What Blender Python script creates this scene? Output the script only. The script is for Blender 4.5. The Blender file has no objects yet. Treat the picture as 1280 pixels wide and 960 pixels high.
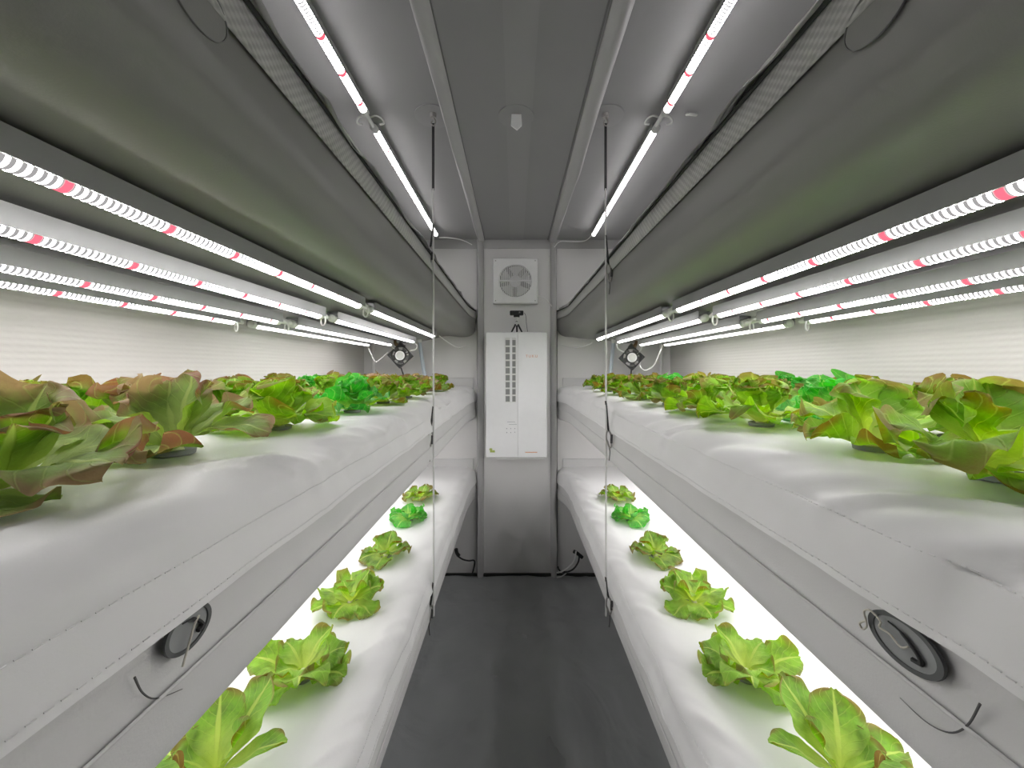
import bpy, math, random
from mathutils import Vector, noise
PI = math.pi
C = bpy.context.scene.collection
S = 0.0055            # metres per pixel at the back wall
D = 2.585             # camera to back wall
CZ = 1.419            # camera height
FPX = D / S           # focal length in pixels (470)
def at(px, py, d):    # d = share of the way to the back wall
    return Vector(((px-643)*d*S, d*D, CZ+(462-py)*d*S))
def Z(h): return CZ + h*S

# ------------------------------------------------------------------ materials
def new_mat(name):
    m = bpy.data.materials.new(name); m.use_nodes = True
    nt = m.node_tree; nt.nodes.clear()
    return m, nt
def N(nt, typ, **kw):
    n = nt.nodes.new(typ)
    for k, v in kw.items():
        if k.startswith('i_'):
            n.inputs[k[2:].replace('_', ' ')].default_value = v
        else: setattr(n, k, v)
    return n
def L(nt, a, b): nt.links.new(a, b)
def math_n(nt, op, a, b=None, clamp=False):
    n = nt.nodes.new('ShaderNodeMath'); n.operation = op; n.use_clamp = clamp
    for i, x in enumerate((a, b)):
        if x is None: continue
        if isinstance(x, (int, float)): n.inputs[i].default_value = x
        else: L(nt, x, n.inputs[i])
    return n.outputs[0]
def mixc(nt, fac, a, b):
    n = nt.nodes.new('ShaderNodeMix'); n.data_type = 'RGBA'
    for sock, x in ((n.inputs[0], fac), (n.inputs[6], a), (n.inputs[7], b)):
        if isinstance(x, (int, float)): sock.default_value = x
        elif isinstance(x, tuple): sock.default_value = (*x, 1) if len(x) == 3 else x
        else: L(nt, x, sock)
    return n.outputs[2]
def maprange(nt, v, a, b, c=0.0, d=1.0, smooth=True):
    n = nt.nodes.new('ShaderNodeMapRange')
    if smooth: n.interpolation_type = 'SMOOTHSTEP'
    L(nt, v, n.inputs[0])
    for i, x in enumerate((a, b, c, d)): n.inputs[i+1].default_value = x
    return n.outputs[0]

def fabric(name, col, rough=0.55, var=0.05, bump=0.15, scale=6, fine=350, spec=0.3, wr=0.0):
    m, nt = new_mat(name)
    out = N(nt, 'ShaderNodeOutputMaterial'); p = N(nt, 'ShaderNodeBsdfPrincipled')
    p.inputs['Roughness'].default_value = rough; p.inputs['Specular IOR Level'].default_value = spec
    tc = N(nt, 'ShaderNodeTexCoord')
    n1 = N(nt, 'ShaderNodeTexNoise', i_Scale=scale, i_Detail=4.0)
    n2 = N(nt, 'ShaderNodeTexNoise', i_Scale=fine, i_Detail=2.0)
    L(nt, tc.outputs['Object'], n1.inputs['Vector']); L(nt, tc.outputs['Object'], n2.inputs['Vector'])
    dark = tuple(c*(1-var) for c in col); light = tuple(min(1, c*(1+var)) for c in col)
    L(nt, mixc(nt, n1.outputs[0], dark, light), p.inputs['Base Color'])
    b = N(nt, 'ShaderNodeBump', i_Strength=bump, i_Distance=0.002); L(nt, n2.outputs[0], b.inputs['Height'])
    last = b
    if wr:
        n3 = N(nt, 'ShaderNodeTexNoise', i_Scale=3.2, i_Detail=3.0, i_Distortion=1.2)
        L(nt, tc.outputs['Object'], n3.inputs['Vector'])
        b2 = N(nt, 'ShaderNodeBump', i_Strength=wr, i_Distance=0.03); L(nt, n3.outputs[0], b2.inputs['Height'])
        L(nt, b.outputs[0], b2.inputs['Normal']); last = b2
    L(nt, last.outputs[0], p.inputs['Normal']); L(nt, p.outputs[0], out.inputs[0])
    return m
def plain(name, col, rough=0.5, metal=0.0, spec=0.5, var=0.04):
    m, nt = new_mat(name)
    out = N(nt, 'ShaderNodeOutputMaterial'); p = N(nt, 'ShaderNodeBsdfPrincipled')
    p.inputs['Roughness'].default_value = rough; p.inputs['Metallic'].default_value = metal
    p.inputs['Specular IOR Level'].default_value = spec
    tc = N(nt, 'ShaderNodeTexCoord'); n1 = N(nt, 'ShaderNodeTexNoise', i_Scale=30.0, i_Detail=3.0)
    L(nt, tc.outputs['Object'], n1.inputs['Vector'])
    L(nt, mixc(nt, n1.outputs[0], tuple(c*(1-var) for c in col), tuple(min(1, c*(1+var)) for c in col)), p.inputs['Base Color'])
    L(nt, p.outputs[0], out.inputs[0])
    return m
def dimple(name, col, sx, sy, bump, spec=0.3, axes='YZ', shade=0.06):
    """quilted / bubble textured sheet: rows of small dimples"""
    m, nt = new_mat(name)
    out = N(nt, 'ShaderNodeOutputMaterial'); p = N(nt, 'ShaderNodeBsdfPrincipled')
    p.inputs['Roughness'].default_value = 0.45; p.inputs['Specular IOR Level'].default_value = spec
    tc = N(nt, 'ShaderNodeTexCoord'); sep = N(nt, 'ShaderNodeSeparateXYZ'); L(nt, tc.outputs['Object'], sep.inputs[0])
    a = math_n(nt, 'SINE', math_n(nt, 'MULTIPLY', sep.outputs[axes[0]], sx))
    b = math_n(nt, 'SINE', math_n(nt, 'MULTIPLY', sep.outputs[axes[1]], sy))
    h = math_n(nt, 'MULTIPLY', b, math_n(nt, 'ADD', math_n(nt, 'MULTIPLY', a, 1.0 if 'mesh' in name else 0.3), 0.0 if 'mesh' in name else 0.7))
    n1 = N(nt, 'ShaderNodeTexNoise', i_Scale=4.0, i_Detail=4.0); L(nt, tc.outputs['Object'], n1.inputs['Vector'])
    base = mixc(nt, n1.outputs[0], tuple(c*0.94 for c in col), tuple(min(1, c*1.05) for c in col))
    hm = maprange(nt, h, -0.9, 0.9)
    L(nt, mixc(nt, hm, mixc(nt, shade, base, (0.3, 0.3, 0.3)), base), p.inputs['Base Color'])
    bm = N(nt, 'ShaderNodeBump', i_Strength=bump, i_Distance=0.003); L(nt, hm, bm.inputs['Height'])
    L(nt, bm.outputs[0], p.inputs['Normal']); L(nt, p.outputs[0], out.inputs[0])
    return m
def led(name, white, gap, red, phase):
    """clear tube with a row of white diodes every 8 mm and a red one every 12 cm (object space, along the tube)"""
    m, nt = new_mat(name)
    out = N(nt, 'ShaderNodeOutputMaterial')
    tc = N(nt, 'ShaderNodeTexCoord'); sep = N(nt, 'ShaderNodeSeparateXYZ'); L(nt, tc.outputs['Object'], sep.inputs[0])
    y = math_n(nt, 'ADD', sep.outputs['Y'], 5.0+phase)
    fr = math_n(nt, 'FRACT', math_n(nt, 'DIVIDE', y, 0.008))
    tri = math_n(nt, 'ABSOLUTE', math_n(nt, 'SUBTRACT', fr, 0.5))
    ang = sep.outputs['Z']                                    # -r at the underside
    chip = maprange(nt, tri, 0.28, 0.12)
    hot = maprange(nt, ang, 0.009, -0.003)
    chip = math_n(nt, 'MULTIPLY', chip, hot)
    r = math_n(nt, 'FRACT', math_n(nt, 'DIVIDE', y, 0.12))
    isred = maprange(nt, math_n(nt, 'ABSOLUTE', math_n(nt, 'SUBTRACT', r, 0.5)), 0.044, 0.028)
    st = math_n(nt, 'ADD', math_n(nt, 'MULTIPLY', chip, (white-gap)), gap)
    st = math_n(nt, 'ADD', math_n(nt, 'MULTIPLY', st, math_n(nt, 'SUBTRACT', 1.0, isred)), math_n(nt, 'MULTIPLY', isred, red))
    e = N(nt, 'ShaderNodeEmission')
    L(nt, mixc(nt, isred, (1.0, 0.972, 0.968), (1.0, 0.14, 0.20)), e.inputs['Color']); L(nt, st, e.inputs['Strength'])
    L(nt, e.outputs[0], out.inputs[0])
    return m
def lettuce_mat(name, pale, green, edge, redness, back, start):
    m, nt = new_mat(name)
    out = N(nt, 'ShaderNodeOutputMaterial')
    uv = N(nt, 'ShaderNodeUVMap'); sep = N(nt, 'ShaderNodeSeparateXYZ'); L(nt, uv.outputs[0], sep.inputs[0])
    u = sep.outputs['X']; av = math_n(nt, 'ABSOLUTE', math_n(nt, 'SUBTRACT', math_n(nt, 'MULTIPLY', sep.outputs['Y'], 2.0), 1.0))
    tc = N(nt, 'ShaderNodeTexCoord'); oi = N(nt, 'ShaderNodeObjectInfo')
    nz = N(nt, 'ShaderNodeTexNoise', i_Scale=26.0, i_Detail=5.0, i_Roughness=0.6); L(nt, tc.outputs['Object'], nz.inputs['Vector'])
    nf = N(nt, 'ShaderNodeTexNoise', i_Scale=120.0, i_Detail=3.0); L(nt, tc.outputs['Object'], nf.inputs['Vector'])
    nn = math_n(nt, 'SUBTRACT', nz.outputs[0], 0.5)
    # green deepens from the heart outwards
    g = maprange(nt, math_n(nt, 'ADD', u, math_n(nt, 'MULTIPLY', nn, 0.5)), 0.1, 0.75)
    dk = mixc(nt, maprange(nt, nz.outputs[0], 0.42, 0.66), green, tuple(c*0.55 for c in green))
    col = mixc(nt, g, pale, dk)
    # red blush along the margin
    ed = math_n(nt, 'ADD', math_n(nt, 'MULTIPLY', u, 0.8), math_n(nt, 'MULTIPLY', math_n(nt, 'MULTIPLY', math_n(nt, 'POWER', av, 2.5), u), 0.35))
    ed = math_n(nt, 'ADD', ed, math_n(nt, 'MULTIPLY', nn, 0.55))
    ed = math_n(nt, 'ADD', ed, math_n(nt, 'MULTIPLY', math_n(nt, 'SUBTRACT', oi.outputs['Random'], 0.5), 0.16))
    edm = math_n(nt, 'MULTIPLY', maprange(nt, ed, start, start+0.38), redness)
    col = mixc(nt, edm, col, edge)
    # veins: pale midrib and branching side veins
    rib = maprange(nt, math_n(nt, 'SUBTRACT', av, math_n(nt, 'MULTIPLY', math_n(nt, 'SUBTRACT', 1.0, u), 0.13)), 0.05, 0.0)
    w = math_n(nt, 'FRACT', math_n(nt, 'MULTIPLY', math_n(nt, 'ADD', math_n(nt, 'SUBTRACT', u, math_n(nt, 'MULTIPLY', av, 0.38)), math_n(nt, 'MULTIPLY', nn, 0.10)), 7.0))
    vein = maprange(nt, math_n(nt, 'ABSOLUTE', math_n(nt, 'SUBTRACT', w, 0.5)), 0.09, 0.0)
    vm = math_n(nt, 'MAXIMUM', math_n(nt, 'MULTIPLY', rib, 0.75), math_n(nt, 'MULTIPLY', vein, 0.30))
    col = mixc(nt, vm, col, pale)
    col = mixc(nt, math_n(nt, 'MULTIPLY', nf.outputs[0], 0.25), col, mixc(nt, 0.35, col, (0.02, 0.05, 0.0)))
    geo = N(nt, 'ShaderNodeNewGeometry')
    colb = mixc(nt, back, col, (0.50, 0.52, 0.30))
    col = mixc(nt, geo.outputs['Backfacing'], col, colb)
    p = N(nt, 'ShaderNodeBsdfPrincipled', i_Roughness=0.5); p.inputs['Specular IOR Level'].default_value = 0.18
    L(nt, col, p.inputs['Base Color'])
    hs = N(nt, 'ShaderNodeHueSaturation', i_Saturation=1.15, i_Value=1.25); L(nt, col, hs.inputs['Color'])
    t = N(nt, 'ShaderNodeBsdfTranslucent'); L(nt, hs.outputs[0], t.inputs['Color'])
    h = math_n(nt, 'ADD', math_n(nt, 'MULTIPLY', vm, -0.8), math_n(nt, 'MULTIPLY', nz.outputs[0], 1.6))
    bm = N(nt, 'ShaderNodeBump', i_Strength=0.55, i_Distance=0.004); L(nt, h, bm.inputs['Height'])
    L(nt, bm.outputs[0], p.inputs['Normal']); L(nt, bm.outputs[0], t.inputs['Normal'])
    mx = N(nt, 'ShaderNodeMixShader'); mx.inputs[0].default_value = 0.38
    L(nt, p.outputs[0], mx.inputs[1]); L(nt, t.outputs[0], mx.inputs[2]); L(nt, mx.outputs[0], out.inputs[0])
    return m

M = {}
M['cover'] = fabric('white_sheet', (0.78, 0.78, 0.78), 0.36, 0.02, 0.05, 5, 500, 0.35)
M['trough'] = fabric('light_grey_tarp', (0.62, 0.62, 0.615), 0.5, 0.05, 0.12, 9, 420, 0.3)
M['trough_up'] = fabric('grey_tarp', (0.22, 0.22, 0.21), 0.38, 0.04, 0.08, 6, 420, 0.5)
M['flap'] = fabric('pale_grey_band', (0.62, 0.62, 0.62), 0.55, 0.03, 0.1, 9, 420, 0.3)
M['mesh'] = dimple('dotted_grey_mesh', (0.55, 0.55, 0.54), 2*PI/0.015, 2*PI/0.013, 0.5, shade=0.6)
M['gap'] = plain('black_gap_shade_and_seam', (0.03, 0.033, 0.03), 0.8)
M['wall'] = fabric('grey_wall_fabric', (0.74, 0.735, 0.73), 0.6, 0.05, 0.15, 4, 300, 0.3, 0.12)
M['wall_bubble'] = dimple('bubble_wall_sheet', (0.60, 0.585, 0.565), 2*PI/0.02, 2*PI/0.014, 0.2)
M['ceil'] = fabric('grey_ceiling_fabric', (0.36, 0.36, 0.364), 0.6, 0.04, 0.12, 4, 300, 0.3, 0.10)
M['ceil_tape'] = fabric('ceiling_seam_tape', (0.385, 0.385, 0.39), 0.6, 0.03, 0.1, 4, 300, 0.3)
M['pleat'] = fabric('shaded_pleat_fabric', (0.48, 0.48, 0.48), 0.55, 0.06, 0.12, 9, 300, 0.3)  # darker than the wall: the shade of the folds is in the colour
M['floor'] = fabric('dark_grey_groundsheet', (0.38, 0.395, 0.40), 0.50, 0.14, 0.25, 5, 260, 0.35, 0.55)
M['seam'] = plain('thread_white', (0.80, 0.80, 0.80), 0.7)
M['seam_shade'] = plain('seam_and_shade_grey', (0.22, 0.22, 0.22), 0.8)
M['white'] = plain('white_plastic', (0.90, 0.91, 0.91), 0.35)
M['offwhite'] = plain('off_white_plastic', (0.72, 0.73, 0.71), 0.4)
M['gloss'] = plain('white_enamel', (0.88, 0.89, 0.90), 0.22, var=0.02)
M['black'] = plain('black_plastic', (0.018, 0.019, 0.02), 0.45)
M['darkgrey'] = plain('dark_grey_plastic', (0.10, 0.10, 0.10), 0.5)
M['slot'] = plain('vent_shadow_grey', (0.26, 0.265, 0.265), 0.6)
M['metal'] = plain('dull_steel', (0.45, 0.44, 0.42), 0.35, 0.9)
M['cable'] = plain('pale_grey_cord', (0.66, 0.66, 0.65), 0.5)
M['wire'] = plain('white_wire', (0.80, 0.80, 0.79), 0.4)
M['cord'] = plain('beige_cord', (0.62, 0.60, 0.52), 0.8)
M['rail'] = plain('satin_aluminium_rail', (0.30, 0.305, 0.305), 0.45, 0.1)
M['pipe'] = plain('pale_blue_hose', (0.50, 0.57, 0.63), 0.35)
M['disc'] = plain('grey_port_disc', (0.27, 0.28, 0.28), 0.5)
M['portrim'] = plain('dark_port_rim', (0.10, 0.105, 0.105), 0.7)
M['green'] = plain('green_sticker', (0.42, 0.50, 0.12), 0.5)
M['orange'] = plain('orange_print', (0.75, 0.38, 0.22), 0.5)
M['greyprint'] = plain('grey_print', (0.42, 0.43, 0.46), 0.5)
M['tape'] = plain('brown_tape', (0.16, 0.10, 0.05), 0.5)
M['cup'] = plain('grey_net_cup', (0.26, 0.27, 0.275), 0.6)
M['stem'] = plain('pale_lettuce_stem', (0.66, 0.66, 0.42), 0.5)
M['led0'] = led('grow_light_glow', 24.0, 0.30, 1.1, 0.0)
M['led1'] = led('grow_light_glow_offset', 24.0, 0.30, 1.1, 0.05)
M['led_front'] = led('aisle_grow_light_glow', 38.0, 0.30, 1.1, 0.0)
M['led_low'] = led('lower_grow_light_glow', 23.0, 0.32, 1.0, 0.0)
M['led_top'] = led('ceiling_light_glow', 32.0, 0.33, 0.9, 0.02)
LM = {
 'green_red': lettuce_mat('red_tipped_lettuce', (0.66, 0.80, 0.18), (0.20, 0.48, 0.025), (0.24, 0.085, 0.025), 0.8, 0.2, 0.62),
 'purple': lettuce_mat('purple_red_lettuce', (0.52, 0.66, 0.18), (0.20, 0.38, 0.05), (0.36, 0.13, 0.10), 0.8, 0.25, 0.52),
 'bright': lettuce_mat('bright_green_lettuce', (0.60, 0.86, 0.24), (0.09, 0.55, 0.07), (0.10, 0.42, 0.06), 0.3, 0.15, 0.8),
 'lime': lettuce_mat('lime_lettuce_with_rusty_edges', (0.74, 0.86, 0.20), (0.28, 0.58, 0.03), (0.30, 0.13, 0.03), 0.75, 0.2, 0.70),
}

# ------------------------------------------------------------------ mesh builder
class MB:
    def __init__(s): s.v = []; s.f = []; s.uv = []
    def quad(s, *i): s.f.append(tuple(i))
    def grid(s, rows, uvs=None, close=False):
        b = len(s.v); n = len(rows[0])
        for r in rows: s.v += [tuple(p) for p in r]
        if uvs:
            for r in uvs: s.uv += r
        for i in range(len(rows)-1):
            for j in range(n-1 + (1 if close else 0)):
                k = (j+1) % n
                s.f.append((b+i*n+j, b+i*n+k, b+(i+1)*n+k, b+(i+1)*n+j))
    def box(s, lo, hi, bev=0.0):
        x0, y0, z0 = lo; x1, y1, z1 = hi
        if bev <= 0:
            b = len(s.v)
            s.v += [(x, y, z) for z in (z0, z1) for y in (y0, y1) for x in (x0, x1)]
            for q in ((0,2,3,1),(4,5,7,6),(0,1,5,4),(2,6,7,3),(0,4,6,2),(1,3,7,5)): s.f.append(tuple(b+i for i in q))
        else:
            pts = []
            def ring(ax, y, r):
                o = []
                for cx, cz, a0 in ((x1-bev, z1-bev, 0), (x0+bev, z1-bev, PI/2), (x0+bev, z0+bev, PI), (x1-bev, z0+bev, 1.5*PI)):
                    for k in range(4):
                        a = a0+k*PI/6; o.append((cx+r*math.cos(a), y, cz+r*math.sin(a)))
                return o
            e = min(bev*0.5, (y1-y0)*0.3)
            rings = [ring(0, y0, bev-e), ring(0, y0+e*0.3, bev-e*0.3), ring(0, y0+e, bev), ring(0, y1-e, bev), ring(0, y1, bev-e)]
            b = len(s.v); n = len(rings[0]); s.grid(rings, close=True)
            s.f.append(tuple(b+i for i in range(n))); s.f.append(tuple(b+(len(rings)-1)*n+i for i in reversed(range(n))))
    def tube(s, pts, r, n=8, cap=True):
        pts = [Vector(p) for p in pts]; rs = r if isinstance(r, (list, tuple)) else [r]*len(pts)
        rows = []; up = None
        for i, p in enumerate(pts):
            t = (pts[min(i+1, len(pts)-1)] - pts[max(i-1, 0)])
            t = t.normalized() if t.length > 1e-9 else Vector((0, 0, 1))
            if up is None: up = Vector((0, 0, 1)) if abs(t.z) < 0.9 else Vector((1, 0, 0))
            a = (up - t*up.dot(t))
            if a.length < 1e-6: a = t.orthogonal()
            a.normalize(); b = t.cross(a); up = a
            rows.append([p + (a*math.cos(2*PI*k/n) + b*math.sin(2*PI*k/n))*rs[i] for k in range(n)])
        b0 = len(s.v); s.grid(rows, close=True)
        if cap:
            s.f.append(tuple(b0+i for i in reversed(range(n)))); s.f.append(tuple(b0+(len(rows)-1)*n+i for i in range(n)))
    def disc(s, c, ax, ay, n=24, thick=None):
        """ellipse spanned by vectors ax, ay around c; thick = extrusion vector"""
        c = Vector(c); b = len(s.v)
        ring = [c + ax*math.cos(2*PI*k/n) + ay*math.sin(2*PI*k/n) for k in range(n)]
        if thick is None:
            s.v += [tuple(p) for p in ring]; s.f.append(tuple(range(b, b+n)))
        else:
            s.grid([ring, [p+thick for p in ring]], close=True)
            s.f.append(tuple(b+i for i in reversed(range(n)))); s.f.append(tuple(b+n+i for i in range(n)))
    def ringband(s, c, ax, ay, k0, k1, thick, n=32):
        c = Vector(c)
        def el(k, t): return [c + (ax*math.cos(2*PI*i/n) + ay*math.sin(2*PI*i/n))*k + t for i in range(n)]
        o = Vector((0, 0, 0))
        s.grid([el(k0, o), el(k0, thick), el(k1, thick), el(k1, o), el(k0, o)], close=True)
    def build(s, name, mat, parent=None, smooth=True, angle=40, origin=None):
        me = bpy.data.meshes.new(name)
        o3 = Vector(origin) if origin is not None else None
        vs = s.v if o3 is None else [tuple(Vector(p)-o3) for p in s.v]
        me.from_pydata(vs, [], s.f)
        if s.uv and len(s.uv) == len(s.v):
            ul = me.uv_layers.new(name='UVMap')
            for lp in me.loops: ul.data[lp.index].uv = s.uv[lp.vertex_index]
        me.materials.append(mat)
        if smooth:
            me.polygons.foreach_set('use_smooth', [True]*len(me.polygons))
            if angle < 180:
                try: me.set_sharp_from_angle(angle=math.radians(angle))
                except Exception: pass
        me.update()
        o = bpy.data.objects.new(name, me); C.objects.link(o)
        if o3 is not None: o.location = o3
        if parent is not None: o.parent = parent
        return o
def smooth_path(ctrl, n=6):
    ctrl = [Vector(p) for p in ctrl]; out = []
    P = [ctrl[0]] + ctrl + [ctrl[-1]]
    for i in range(1, len(P)-2):
        for k in range(n):
            t = k/n; p0, p1, p2, p3 = P[i-1:i+3]
            out.append(0.5*((2*p1)+(p2-p0)*t+(2*p0-5*p1+4*p2-p3)*t*t+(3*p1-p0-3*p2+p3)*t**3))
    out.append(ctrl[-1]); return out
def tag(o, label, cat, group=None):
    o['label'] = label; o['category'] = cat
    if group: o['group'] = group
    return o
def empty(name, loc=(0, 0, 0)):
    o = bpy.data.objects.new(name, None); o.location = loc; o.empty_display_size = 0.05; C.objects.link(o); return o
def struct(o): o['kind'] = 'structure'; return o
def copy_tree(o, parent=None):
    c = o.copy(); C.objects.link(c)
    if parent is not None: c.parent = parent
    for ch in list(o.children): copy_tree(ch, c)
    return c

# ------------------------------------------------------------------ the room
XL, XR = -188*S, 195*S
YN = -0.95
ZC = Z(162)
def sheet(x, y0, y1, z0, z1): pass
b = MB(); b.box((XL-0.02, YN-0.02, -0.03), (XR+0.02, D+0.02, 0.0)); 
# groundsheet with real creases over the slab
NX, NY = 90, 180
rows = []
for j in range(NY+1):
    y = YN + (D-YN)*j/NY; r = []
    for i in range(NX+1):
        x = XL + (XR-XL)*i/NX
        h = 0.0
        if abs(x) < 0.5:
            q = Vector((x*2.2+y*1.3, y*1.5-x*2.4, 3.1))
            h = 0.010*abs(noise.noise(q*1.7))+0.008*noise.noise(Vector((x*9+y*3, y*4-x*5, 0.7)))
        r.append((x, y, 0.004+h))
    rows.append(r)
b.grid(rows)
struct(b.build('floor', M['floor'], angle=180))
b = MB(); b.box((XL-0.02, YN-0.02, ZC), (XR+0.02, D+0.02, ZC+0.03)); struct(b.build('ceiling', M['ceil']))
b = MB(); b.box((XL-0.03, YN-0.02, 0), (XL, D+0.02, ZC)); struct(b.build('wall_left', M['wall_bubble']))
b = MB(); b.box((XR, YN-0.02, 0), (XR+0.03, D+0.02, ZC)); struct(b.build('wall_right', M['wall_bubble']))
b = MB(); b.box((XL, D, 0), (XR, D+0.03, ZC)); struct(b.build('wall_back', M['wall']))
b = MB(); b.box((XL, YN-0.03, 0), (XR, YN, ZC)); struct(b.build('wall_front', M['wall']))
b = MB(); b.box((XL+0.02, D-0.014, 0.0), (XR-0.02, D-0.002, 0.022)); struct(b.build('baseboard_back', M['gap']))
# ceiling seam tape down the middle, fabric pleats either side
b = MB(); b.box((3*S-0.045, YN, ZC-0.0025), (3*S+0.045, D, ZC)); struct(b.build('trim_1', M['ceil_tape']))
def pleat(name, x0, x1, along, drop, fold, seed):
    """soft hanging fold of fabric, either along the ceiling or down the back wall"""
    b = MB(); rows = []; n = 60
    for j in range(n+1):
        t = j/n; r = []
        for i in range(13):
            u = i/12
            w = 0.012*noise.noise(Vector((t*6, seed, 0.3))) + 0.006*noise.noise(Vector((t*17, seed, 2.0)))
            x = x0+(x1-x0)*u + w*math.sin(PI*u)
            h = drop*(0.15+0.85*math.sin(PI*u)**0.7)*(1+0.35*noise.noise(Vector((t*9, u*2.0, seed))))
            h *= 0.0 if i in (0, 12) else 1.0
            if fold == 'l' : x -= 0.012*math.sin(PI*u)**2
            else: x += 0.012*math.sin(PI*u)**2
            if along == 'c': r.append((x, YN+(D-YN)*t, ZC-0.001-h))
            else: r.append((x, D-0.001-h, ZC*(1-t)))
        rows.append(r)
    b.grid(rows if along == 'c' else [list(reversed(r)) for r in rows])
    return struct(b.build(name, M['pleat'], angle=180))
pleat('trim_2', -46*S, -37*S, 'c', 0.020, 'l', 1.0)
pleat('trim_3', 43*S, 53*S, 'c', 0.026, 'r', 2.0)
pleat('trim_4', -47*S, -38*S, 'w', 0.034, 'l', 3.0)
pleat('trim_5', 45*S, 53*S, 'w', 0.034, 'r', 4.0)
b = MB(); b.box((XL, D-0.006, Z(151)), (XR, D, ZC)); struct(b.build('trim_6', M['pleat']))  # darker band painting the shade where back wall meets ceiling
# dark seams along the ceiling panels
b = MB()
for x in (-37*S, 41.5*S): b.box((x-0.0022, YN, ZC-0.003), (x+0.0022, D, ZC))
struct(b.build('trim_7', M['seam_shade']))
# vertical seams on the back wall side panels
for k, px in enumerate((-176, 183)):
    b = MB(); b.tube([(px*S, D-0.006, 0.02), (px*S, D-0.006, ZC)], 0.012, 10); struct(b.build('trim_%d' % (8+k), M['wall']))
for k, px in enumerate((-46.3, 53.2)):  # dark strips standing in for the shadow beside the wall pleats
    b = MB(); b.box((px*S-0.003, D-0.006, 0.02), (px*S+0.003, D-0.001, Z(70))); struct(b.build('trim_%d' % (13+k), M['seam_shade']))
# round patches on the ceiling
for k, (px, py) in enumerate(((645, 147), (541, 147), (757, 147))):
    d = 162/(462-py+2); c = at(px, 300, d); c.z = ZC-0.0035
    b = MB(); b.disc(c, Vector((0.062, 0, 0)), Vector((0, 0.062, 0)), 36, Vector((0, 0, 0.0035)))
    struct(b.build('trim_%d' % (10+k), M['ceil_tape']))
d = 162/(462-142); c = at(645.5, 300, d)
b = MB()
w = 0.017
prof = [(-w, 0.0), (w, 0.0), (w*1.12, -0.037), (0.002, -0.053), (-w*1.12, -0.037)]
b.grid([[(c.x+x, c.y+y, ZC-0.004+z) for x, z in prof] for y in (-0.004, 0.004)], close=True)
b.f += [(4,3,2,1,0), (5,6,7,8,9)]
o = b.build('hook_tab', M['white'], smooth=False, origin=(c.x, c.y, ZC-0.004)); tag(o, 'small white pointed tab hanging from round patch in ceiling centre', 'tab')

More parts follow.
